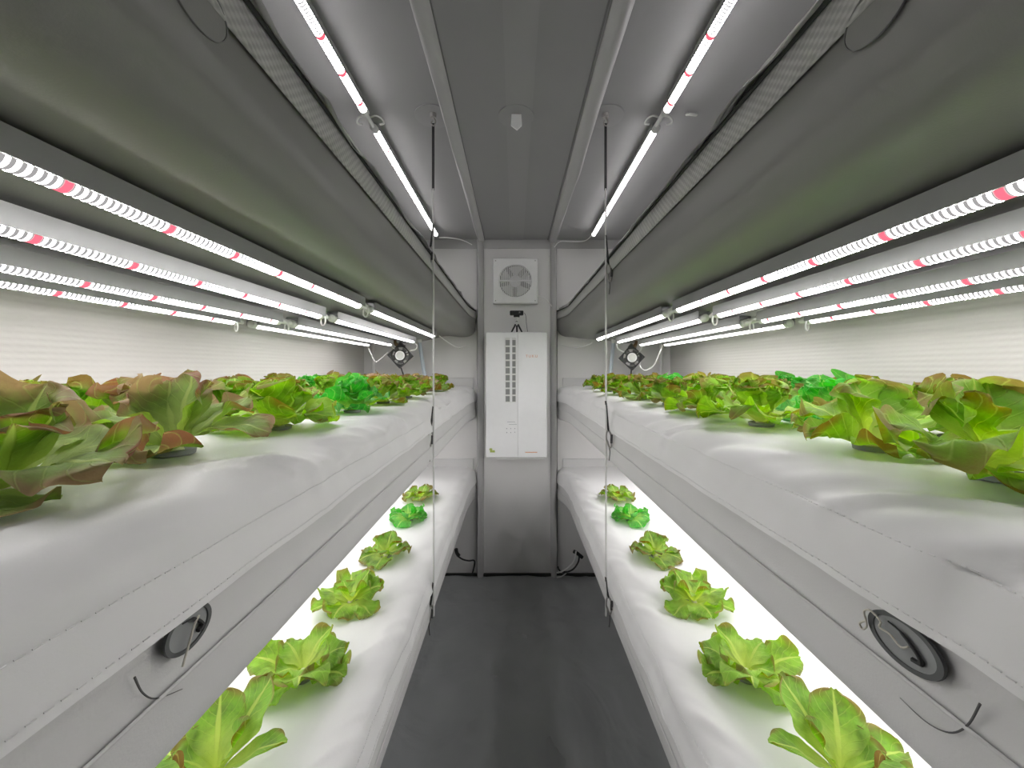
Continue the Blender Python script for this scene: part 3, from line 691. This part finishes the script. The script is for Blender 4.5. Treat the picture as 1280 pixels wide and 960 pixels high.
# circulation fans hung at the ends of the middle beds
def fanlet(side, cx, cy, tape, rod):
    ns = 'left' if side < 0 else 'right'
    d = 0.90; c = at(cx, cy, d); root = empty('circulation_fan', c)
    k = d*S; hw = 11.6*k*0.98; r = hw*0.95
    ca, sa = math.cos(PI/4+0.05*side), math.sin(PI/4+0.05*side)
    def rot(x, y, z): return (x*ca-z*sa, y, x*sa+z*ca)
    b = MB(); n = 40; A = [2*PI*i/n for i in range(n)]
    def sq(a, kk):
        c_, s_ = math.cos(a), math.sin(a); m = max(abs(c_), abs(s_)); return (c_/m*hw*kk, s_/m*hw*kk)
    def rg(t, kk, y): return [rot((sq(a, kk)[0] if t == 's' else r*kk*math.cos(a)), y, (sq(a, kk)[1] if t == 's' else r*kk*math.sin(a))) for a in A]
    b.grid([rg('s', 1, 0.012), rg('s', 1, -0.012), rg('c', 1.06, -0.012), rg('c', 1.0, -0.010), rg('c', 1.0, 0.012), rg('s', 1, 0.012)], close=True); b.build('frame', M['black'], root, angle=25)
    b = MB(); hr = 6.0*k; b.tube([(0, 0.010, 0), (0, -0.011, 0), (0, -0.013, 0)], [hr, hr, hr*0.93], 28); hub = b.build('hub', M['white'], root)
    b = MB(); b.tube([(0, 0.009, 0), (0, -0.010, 0)], [hr*1.22, hr*1.22], 28); b.build('motor_rim', M['black'], root)
    b = MB(); b.disc((0, -0.0131, 0), Vector((hr*0.72, 0, 0)), Vector((0, 0, hr*0.72)), 24, Vector((0, -0.0004, 0))); b.build('hub_label', M['offwhite'], hub)
    for i in range(5):
        a0 = 2*PI*i/5+0.2; rows = []
        for j in range(4):
            rr = hr+(r*0.95-hr)*j/3
            rows.append([rot(rr*math.cos(a0+0.36*t), 0.004*t, rr*math.sin(a0+0.36*t)) for t in (-1, -.4, .4, 1)])
        b = MB(); b.grid(rows); b.grid([[(x, y+0.0015, z) for x, y, z in q] for q in rows]); b.build('blade', M['darkgrey'], root)
    for i in range(4):
        a = PI/4+i*PI/2+0.4; b = MB(); b.tube([rot(hr*0.95*math.cos(a), 0.008, hr*0.95*math.sin(a)), rot(r*1.02*math.cos(a), 0.008, r*1.02*math.sin(a))], 0.003, 6); b.build('strut', M['black'], root)
    # tape and bracket that hold it to the bed above
    tx, tz = tape
    b = MB(); b.tube(smooth_path([(tx*0.4*k, 0.0, hw*1.05), (tx*k, 0.002, (tz-4)*k*1.0), (tx*1.1*k, 0.004, tz*k)], 5), [0.012]*5+[0.010]*6, 8); b.build('hanger', M['tape'], root)
    b = MB(); b.tube(smooth_path([(-0.02, 0.004, hw*1.1), (0.0, 0.004, hw*1.5), (0.014, 0.004, hw*1.2), (0.03, 0.004, hw*1.05)], 5), 0.004, 6); b.build('cable_tie', M['darkgrey'], root)
    rx, rz0, rz1 = rod
    b = MB(); b.tube([(rx*0.15*k, 0.0, -hw*1.36), (rx*0.7*k, 0, -hw*1.36-0.4*(rz1*k-hw*1.36)), (rx*k, 0, -rz1*k)], 0.0045, 8); b.build('rod', M['black'], root)
    tag(root, 'small black square fan with white hub hung cornerwise over the %s bed' % ns, 'fan', 'circulation fans')
fanlet(-1, 500.5, 444.5, (-6.5, 19.5), (6.0, 15, 40)); fanlet(1, 789.5, 447, (5.5, 21), (-1.5, 14, 36))
# pale hoses behind
for side, (xa, ya, xb, yb), ns in ((-1, (524, 426, 533, 484), 'left'), (1, (767, 427, 761, 486), 'right')):
    a_ = at(xa, ya, .955); b_ = at(xb, yb, .955); b = MB(); b.tube([a_, a_.lerp(b_, .5), b_], 0.0125, 12)
    root = empty('water_hose', b_); o = b.build('hose', M['pipe'], None); o.data.transform(__import__('mathutils').Matrix.Translation(-b_)); o.parent = root
    b = MB(); b.tube([(a_-b_)+Vector((0, 0, -0.012)), (a_-b_)+Vector((0, 0, 0.02))], 0.0165, 12); b.build('hose_collar', M['offwhite'], root)
    tag(root, 'pale blue water hose slanting down to the %s bed behind the small fan' % ns, 'hose', 'water hoses')
# white wires from the far lamp ends
WR = [
 ([(549, 420, .865), (560, 428, .89), (571, 434, .93), (580, 433, .96), (589, 433, .985)], 'white wire from the first lamp end to the wall pleat, left side'),
 ([(549, 297, .93), (560, 297, .95), (577, 300, .97), (590, 306, .985)], 'white wire from the ceiling tube end to the wall pleat, left side'),
 ([(459, 431, .865), (464, 443, .87), (469, 452, .88), (475, 449, .89), (485, 440, .90)], 'white zigzag wire from the fourth lamp end to the small fan, left side'),
 ([(516, 427, .865), (521, 432, .875), (519, 437, .885), (513, 438, .89)], 'white wire curling from the second lamp end to the small fan, left side'),
 ([(489, 430, .865), (490, 434, .88), (493, 436, .895)], 'white wire dropping from the third lamp end to the small fan, left side'),
 ([(741, 428, .865), (730, 433, .89), (717, 434, .93), (700, 430, .985)], 'white wire from the first lamp end to the wall pleat, right side'),
 ([(740, 294, .93), (731, 301, .95), (715, 302, .965), (700, 302, .975), (693, 309, .985)], 'white wire from the ceiling tube end to the wall pleat, right side'),
 ([(829, 430, .865), (823, 445, .87), (817, 457, .88), (807, 463, .89), (801, 459, .893), (800, 452, .90)], 'white wire looping from the fourth lamp end to the small fan, right side'),
 ([(771, 430, .865), (773, 436, .875), (780, 440, .89)], 'white wire curling from the second lamp end to the small fan, right side'),
 ([(802, 431, .865), (802, 436, .88), (799, 440, .895)], 'white wire dropping from the third lamp end to the small fan, right side'),
]
for pts, lab in WR: cable('lamp_wire', [at(*p) for p in pts], 0.0042 if 'zigzag' in lab or 'looping' in lab else 0.0034, 'wire', lab, 'wire', 'white lamp wires')
# cables low on the end wall
def plugcable(name, pts, r, mat, lab): return cable(name, [at(*p) for p in pts], r, mat, lab, 'cable')
root = empty('power_cable', at(571, 695, .97))
def sub(root, nm, pts, r, mat):
    b = MB(); b.tube([p-Vector(root.location) for p in smooth_path([at(*q) for q in pts], 6)], r, 8); return b.build(nm, M[mat], root)
sub(root, 'plug', [(570, 686, .97), (571, 691, .97), (574, 695, .97)], 0.012, 'black')
sub(root, 'cord', [(571, 694, .97), (578, 699, .972), (586, 701, .975), (593, 701, .975), (592, 711, .975), (590, 719, .97)], 0.0055, 'black')
tag(root, 'black plug and cable hooked under the end of the lowest left bed', 'cable')
root = empty('power_cable', at(720, 692, .97))
sub(root, 'plug', [(717, 689, .97), (722, 692, .97), (728, 697, .97)], 0.012, 'black')
sub(root, 'cord', [(724, 693, .97), (723, 702, .97), (717, 711, .965), (708, 715, .962), (700, 713.5, .965), (697, 708, .97)], 0.0055, 'black')
tag(root, 'black plug and cable under the end of the lowest right bed', 'cable')
cable('pale_cable', [at(720, 689, .962), at(718, 700, .962), at(712, 708, .96), at(703, 714, .957), at(696, 716, .957)], 0.005, 'wire', 'thin white cable looping beside the black cable near the floor', 'cable')
cable('grey_cable', [at(720, 694, .975), at(718, 704, .978), at(711, 713, .98), at(703, 720, .982), at(696, 722, .982)], 0.0045, 'cable', 'grey cable lying lowest in the bundle near the floor, end wall', 'cable')

# ------------------------------------------------------------------ lettuces
def leaf(b, az, Lf, W, e0, bend, cup, ruf, fr, rng, z0=0.012, twist=0.0, r0=0.006, nu=21, nv=19, tipw=0.45):
    sp = Vector((r0*math.cos(az), r0*math.sin(az), z0)); ph = rng.random()*6.28; sd = rng.random()*50
    rows = []; uvs = []; pu = 0.0
    for i in range(nu):
        q = i/(nu-1); u = 1-(1-q)**1.5; e = e0+bend*u**1.4; st = Lf*(u-pu); pu = u
        f = Vector((math.cos(e)*math.cos(az), math.cos(e)*math.sin(az), math.sin(e)))
        n = Vector((-math.sin(e)*math.cos(az), -math.sin(e)*math.sin(az), math.cos(e))); s = Vector((-math.sin(az), math.cos(az), 0))
        if twist:
            t = twist*u; s, n = s*math.cos(t)+n*math.sin(t), n*math.cos(t)-s*math.sin(t)
        if i: sp = sp+f*st
        k = min(1, u/0.62); w = W*(0.16+0.84*(k*k*(3-2*k)))
        if u > 0.60: t = (u-0.60)/0.40; w *= max(0.05, (1-t**3.2))**0.5
        r = []; uvr = []
        for j in range(nv):
            v = -1+2*j/(nv-1); av = abs(v)
            edge = 1+0.10*noise.noise(Vector((u*7, v*2.0, sd)))
            tip = max(0, u-0.55)/0.45
            rf = ruf*W*(av**1.6*min(1, u*1.5)+0.35*tip*tip)
            sg = 1 if v > 0 else -1
            wave = (math.sin(6.28*fr*u+ph+1.9*sg)+0.6*math.sin(6.28*fr*2.3*u+ph*3+sg))*0.62*av+0.6*tip*math.sin(6.28*0.8*v+ph*2)+0.4*noise.noise(Vector((u*5+sd, v*2.5, 1.0)))
            p = sp+s*(w*v*edge*(1-0.10*av*cup*4))+n*(cup*w*av*av*1.1+rf*wave)
            p = p+f*(rf*0.25*math.cos(6.28*fr*v+ph))-f*(Lf*0.05*av*av*u)
            p = p+n*(0.0035*noise.noise(p*38+Vector((sd, 0, 0)))+0.0014*noise.noise(p*95+Vector((0, sd, 0))))
            if p.z < 0.0035: p.z = 0.0035+0.0012*(noise.noise(p*40)+1)
            r.append(p); uvr.append((u, j/(nv-1)))
        rows.append(r); uvs.append(uvr)
    b.grid(rows, uvs)
def head(kind, seed, style):
    """meshes of one lettuce: outer leaves, inner leaves, stem, cup"""
    rng = random.Random(seed); m = LM[kind]
    b = MB(); n = rng.choice((7, 8)) if style == 'tall' else rng.choice((6, 7)); off = rng.random()*6; U_ = rng.uniform; R_ = math.radians
    for k in range(n):
        az = off+2*PI*k/n+U_(-.25, .25)
        if style == 'flat':
            leaf(b, az, U_(.085, .110), U_(.040, .054), R_(U_(12, 42)), R_(U_(-62, -20)), U_(-.1, .3), U_(.20, .34), U_(1.1, 1.9), rng, z0=.008, twist=U_(-.4, .4), tipw=.5)
        else:
            leaf(b, az, U_(.088, .118), U_(.046, .064), R_(U_(10, 44)), R_(U_(-62, -5)), U_(-.05, .4), U_(.24, .40), U_(1.1, 1.9), rng, z0=.007, twist=U_(-.5, .5), tipw=.62)
    o = b.build('outer_leaves', m, None, angle=180)
    b = MB(); off = rng.random()*6; n2 = 4 if style == 'flat' else 6
    for k in range(n2):
        az = off+2*PI*k/n2+U_(-.3, .3)
        if style == 'flat': leaf(b, az, U_(.055, .085), U_(.028, .040), R_(U_(42, 66)), R_(U_(-60, -10)), U_(.1, .5), U_(.2, .4), U_(.8, 1.5), rng, z0=.012, r0=.003, nu=15, nv=15, tipw=.55)
        else: leaf(b, az, U_(.078, .100), U_(.048, .064), R_(U_(60, 86)), R_(U_(-32, 4)), U_(.1, .5), U_(.22, .38), U_(1.1, 1.9), rng, z0=.012, r0=.003, nu=19, nv=17, tipw=.68)
    i = b.build('inner_leaves', m, None, angle=180)
    return o.data, i.data, (o, i)
b = MB(); b.tube([(0, 0, 0.0), (0, 0, 0.007), (0, 0, 0.015)], [0.012, 0.010, 0.005], 10); _st = b.build('stem', M['stem'], None)
b = MB(); n = 28
def cr(r, z): return [(r*math.cos(2*PI*k/n), r*math.sin(2*PI*k/n), z) for k in range(n)]
b.grid([cr(0.022, 0.0), cr(0.023, 0.006), cr(0.021, 0.0075), cr(0.017, 0.006), cr(0.010, 0.004)], close=True); _cp = b.build('net_cup', M['cup'], None)
PROTO = {}
for kind in LM:
    for style in ('flat', 'tall'):
        for v in range(4):
            PROTO[kind, style, v] = head(kind, hash((len(kind)*7+ord(kind[0]), style == 'flat', v)) % 9999 if 0 else (sum(map(ord, kind+style))*13+v*101), style)
def custom(kind, seed, outer, inner):
    rng = random.Random(seed); m = LM[kind]; res = []
    for nm, lst, z0 in (('outer_leaves', outer, .007), ('inner_leaves', inner, .012)):
        b = MB()
        for az, Lf, W, e0, bend, ruf, cup, tw in lst:
            leaf(b, math.radians(az), Lf, W, math.radians(e0), math.radians(bend), cup, ruf, rng.uniform(1.1, 1.8), rng, z0=z0, r0=.004, twist=tw, nu=27, nv=25)
        res.append(b.build(nm, m, None, angle=180))
    return res[0].data, res[1].data, tuple(res)
# the big plants closest to the camera, leaf by leaf: direction, length, half width, rise, bend, ruffle, cup, twist
PROTO['purple', 'tall', 'near'] = custom('purple', 5,
    [(-6, .118, .044, 30, -42, .24, .1, .25), (305, .105, .052, 6, -22, .26, .0, -.2), (42, .105, .044, 34, -24, .36, .1, .1), (215, .10, .05, 40, -40, .28, .1, 0), (265, .085, .045, 30, -60, .28, .1, 0), (130, .10, .05, 45, -35, .28, .1, 0)],
    [(190, .095, .052, 72, -8, .24, .3, 0), (95, .09, .052, 76, -12, .26, .3, 0), (330, .08, .042, 55, -30, .3, .2, .2), (20, .075, .04, 66, -10, .3, .3, 0)])
PROTO['purple', 'tall', 'fan'] = custom('purple', 11,
    [(2, .128, .034, 40, -72, .22, .15, .35), (222, .108, .058, 14, -8, .34, .25, -.2), (275, .066, .032, 30, -75, .2, .1, 0), (172, .108, .050, 44, -46, .32, .1, 0), (300, .075, .040, 20, -30, .3, .1, 0), (128, .108, .052, 52, -34, .32, .1, .2), (50, .10, .044, 46, -20, .3, .1, 0)],
    [(72, .098, .056, 82, -6, .16, .25, 0), (35, .088, .042, 72, -8, .2, .2, 0), (200, .078, .044, 62, -20, .34, .3, 0), (140, .088, .046, 74, -14, .3, .3, 0)])
PROTO['lime', 'tall', 'near'] = custom('lime', 23,
    [(190, .118, .050, 30, -34, .42, .2, .2), (262, .105, .056, 34, -92, .24, .1, .1), (306, .105, .055, 28, -70, .3, .1, -.2), (235, .085, .040, 18, -40, .3, .1, 0), (15, .10, .05, 44, -40, .3, .1, 0), (150, .10, .045, 40, -30, .3, .1, 0)],
    [(98, .092, .066, 82, -8, .16, .3, 0), (55, .088, .056, 76, -10, .2, .3, 0), (160, .078, .046, 66, -16, .3, .3, 0), (330, .065, .042, 52, -20, .32, .3, 0)])
PROTO['lime', 'tall', 'fan'] = custom('lime', 31,
    [(190, .105, .030, 14, -16, .24, .8, .1), (248, .078, .046, 18, -38, .3, .2, 0), (290, .080, .046, 22, -40, .34, .2, 0), (350, .085, .046, 48, -40, .32, .1, 0), (165, .095, .036, 26, -30, .34, .1, 0), (120, .095, .05, 46, -30, .3, .1, 0), (40, .095, .048, 44, -30, .3, .1, 0)],
    [(96, .086, .060, 78, -4, .20, .3, 0), (45, .080, .046, 72, -10, .28, .3, 0), (140, .084, .046, 74, -10, .28, .3, 0), (10, .070, .040, 62, -14, .3, .3, 0)])
PROTO['green_red', 'flat', 'near'] = custom('green_red', 47,
    [(62, .135, .046, 54, -12, .22, .15, .1), (8, .115, .027, 34, -26, .12, .3, 0), (180, .11, .045, 40, -40, .3, .1, 0), (272, .10, .045, 28, -40, .3, .1, 0), (225, .10, .045, 36, -40, .3, .1, 0), (320, .09, .034, 24, -30, .26, .1, 0)],
    [(120, .11, .045, 66, -12, .24, .3, 0), (30, .08, .034, 64, -12, .24, .3, 0), (220, .08, .04, 60, -20, .28, .3, 0)])
def new_lettuce(meshes, x, y, z, rot, sc, mirror, label, group, zs=1.0):
    root = empty('lettuce', (x, y, z)); root.rotation_euler = (0, 0, rot); root.scale = (sc*(-1 if mirror else 1), sc, sc*zs)
    for src in meshes:
        c = src.copy(); C.objects.link(c); c.parent = root
    tag(root, label, 'lettuce', group); return root
LOOK = {'green_red': 'green red-tipped lettuce', 'purple': 'purple-red leafy lettuce', 'bright': 'bright green lettuce', 'lime': 'yellow-green rusty-edged lettuce'}
ORD = ('first', 'second', 'third', 'fourth', 'fifth', 'sixth', 'seventh', 'eighth', 'ninth', 'tenth', 'eleventh', 'twelfth')
def row(side, tier, rowname, items, style):
    ns = 'left' if side < 0 else 'right'
    bedn = {'middle': 'chest-high', 'lower': 'lowest'}[tier]
    for i, it in enumerate(items):
        d, u, kind, v, rot, sc = it[:6]; mir = len(it) > 6 and it[6]
        o, ii = PROTO[kind, style, v][2]
        lab = '%s, %s from near end of %s row, %s %s bed' % (LOOK[kind], ORD[i], rowname, ns, bedn)
        new_lettuce((o, ii, _st, _cp), side*u*S, d*D, Z(T[tier])+0.001, rot, sc, mir, lab, 'lettuces in the %s %s bed' % (ns, bedn), 1.0 if isinstance(v, str) else 0.90 if style == 'tall' else 1.08)
G, U, B_, LI = 'green_red', 'purple', 'bright', 'lime'
row(-1, 'middle', 'aisle-side', [(.126, 81, U, 'near', 0, 1.0), (.188, 80, U, 'fan', 0, 1.0), (.268, 79, LI, 0, 0.4, .95), (.375, 76, B_, 0, 2.0, .9), (.47, 77, LI, 1, 1.0, .92), (.565, 76, G, 0, 3.0, .9),
    (.655, 77, U, 2, 0.6, .92), (.745, 76, G, 1, 2.2, .9), (.83, 77, G, 3, 1.4, .85)], 'tall')
row(-1, 'middle', 'middle', [(.185, 116, LI, 2, .9, 1.0), (.25, 117, U, 3, 2.8, 1.0), (.33, 116, G, 3, 4.1, .95), (.415, 117, G, 2, .2, .95), (.50, 116, LI, 3, 1.0, .95), (.585, 117, B_, 1, 3.2, .95), (.67, 116, U, 1, 1.1, .95), (.755, 117, G, 0, 2.3, .95), (.84, 116, U, 0, 4, .9)], 'tall')
row(-1, 'middle', 'wall-side', [(.27, 153, G, 1, .9, 1.0), (.35, 154, U, 2, 2.8, 1.0), (.435, 153, U, 3, 4.1, .95), (.52, 154, G, 0, .2, 1), (.605, 153, B_, 2, 1.0, .95), (.69, 154, U, 1, 3.2, .95), (.775, 153, G, 2, 1.1, .95), (.855, 154, U, 0, 2.3, .9)], 'tall')
row(1, 'middle', 'aisle-side', [(.145, 88, LI, 'near', 0, .98), (.198, 89, LI, 'fan', 0, 1.0), (.285, 88, LI, 3, 3.4, .97), (.365, 88, LI, 0, 2.0, .92), (.45, 87, G, 0, 1.0, .9), (.54, 88, G, 1, 3.0, .9),
    (.635, 87, G, 3, 0.6, .9), (.73, 88, G, 2, 2.2, .9), (.825, 87, G, 0, 1.4, .85)], 'tall')
row(1, 'middle', 'middle', [(.225, 125, G, 2, .9, 1.0), (.315, 124, B_, 3, 2.8, 1.0), (.395, 125, G, 3, 4.1, .95), (.475, 124, LI, 2, .2, .95), (.555, 125, LI, 3, 1.0, .95), (.64, 124, B_, 1, 3.2, .95), (.725, 125, G, 1, 1.1, .95), (.81, 124, G, 0, 2.3, .9)], 'tall')
row(1, 'middle', 'wall-side', [(.30, 162, G, 1, .9, 1.0), (.385, 163, LI, 2, 2.8, 1.0), (.47, 162, B_, 3, 4.1, .95), (.555, 163, G, 0, .2, .95), (.64, 162, G, 2, 1.0, .95), (.725, 163, LI, 1, 3.2, .95), (.80, 162, B_, 2, 1.1, .9), (.87, 163, U, 2, 2.3, .85)], 'tall')
G, U, B_, LI = 'green_red', 'purple', 'bright', 'lime'
low = [(.235, 88, G, 'near', 0, 1.0), (.315, 83, LI, 1, 0.4, 1.02), (.41, 84, LI, 2, 2.2, 1.0), (.515, 83, G, 3, 4.4, .95), (.64, 85, B_, 0, 0.9, .9), (.745, 87, G, 1, 3.1, .95)]
row(-1, 'lower', 'aisle-side', low, 'flat')
row(1, 'lower', 'aisle-side', [(d, u+8, k, v, -r, sc, True) for d, u, k, v, r, sc in low], 'flat')
for pr_ in PROTO.values():
    for o in pr_[2]: bpy.data.objects.remove(o)
bpy.data.objects.remove(_st); bpy.data.objects.remove(_cp)

# small pale cable clip on the ceiling
c = at(866, 152, .5); c.z = ZC
b = MB(); b.tube(smooth_path([c+Vector((0.022, 0.02, -0.001)), c+Vector((0.010, 0.0, -0.016)), c+Vector((-0.012, -0.008, -0.020)), c+Vector((-0.020, 0.004, -0.012)), c+Vector((-0.012, 0.014, -0.001))], 6), 0.004, 8)
o = b.build('cable_clip', M['offwhite'], None, origin=c); tag(o, 'pale curved cable clip on the ceiling between lit tube and right top bed', 'clip')

# ------------------------------------------------------------------ camera
cam = bpy.data.cameras.new('camera'); co = bpy.data.objects.new('camera', cam); C.objects.link(co)
co.location = (0, 0, CZ); co.rotation_euler = (PI/2, 0, 0)
cam.sensor_fit = 'HORIZONTAL'; cam.sensor_width = 36; cam.lens = 36*FPX/1280
cam.shift_x = -3/1280; cam.shift_y = -18/1280; cam.clip_start = 0.01
bpy.context.scene.camera = co
w = bpy.data.worlds.new('world'); bpy.context.scene.world = w; w.use_nodes = True
w.node_tree.nodes['Background'].inputs[0].default_value = (0.01, 0.01, 0.01, 1)
vs = bpy.context.scene.view_settings
vs.view_transform = 'Standard'; vs.look = 'None'; vs.gamma = 1.0; vs.use_curve_mapping = False; vs.exposure = 0.42
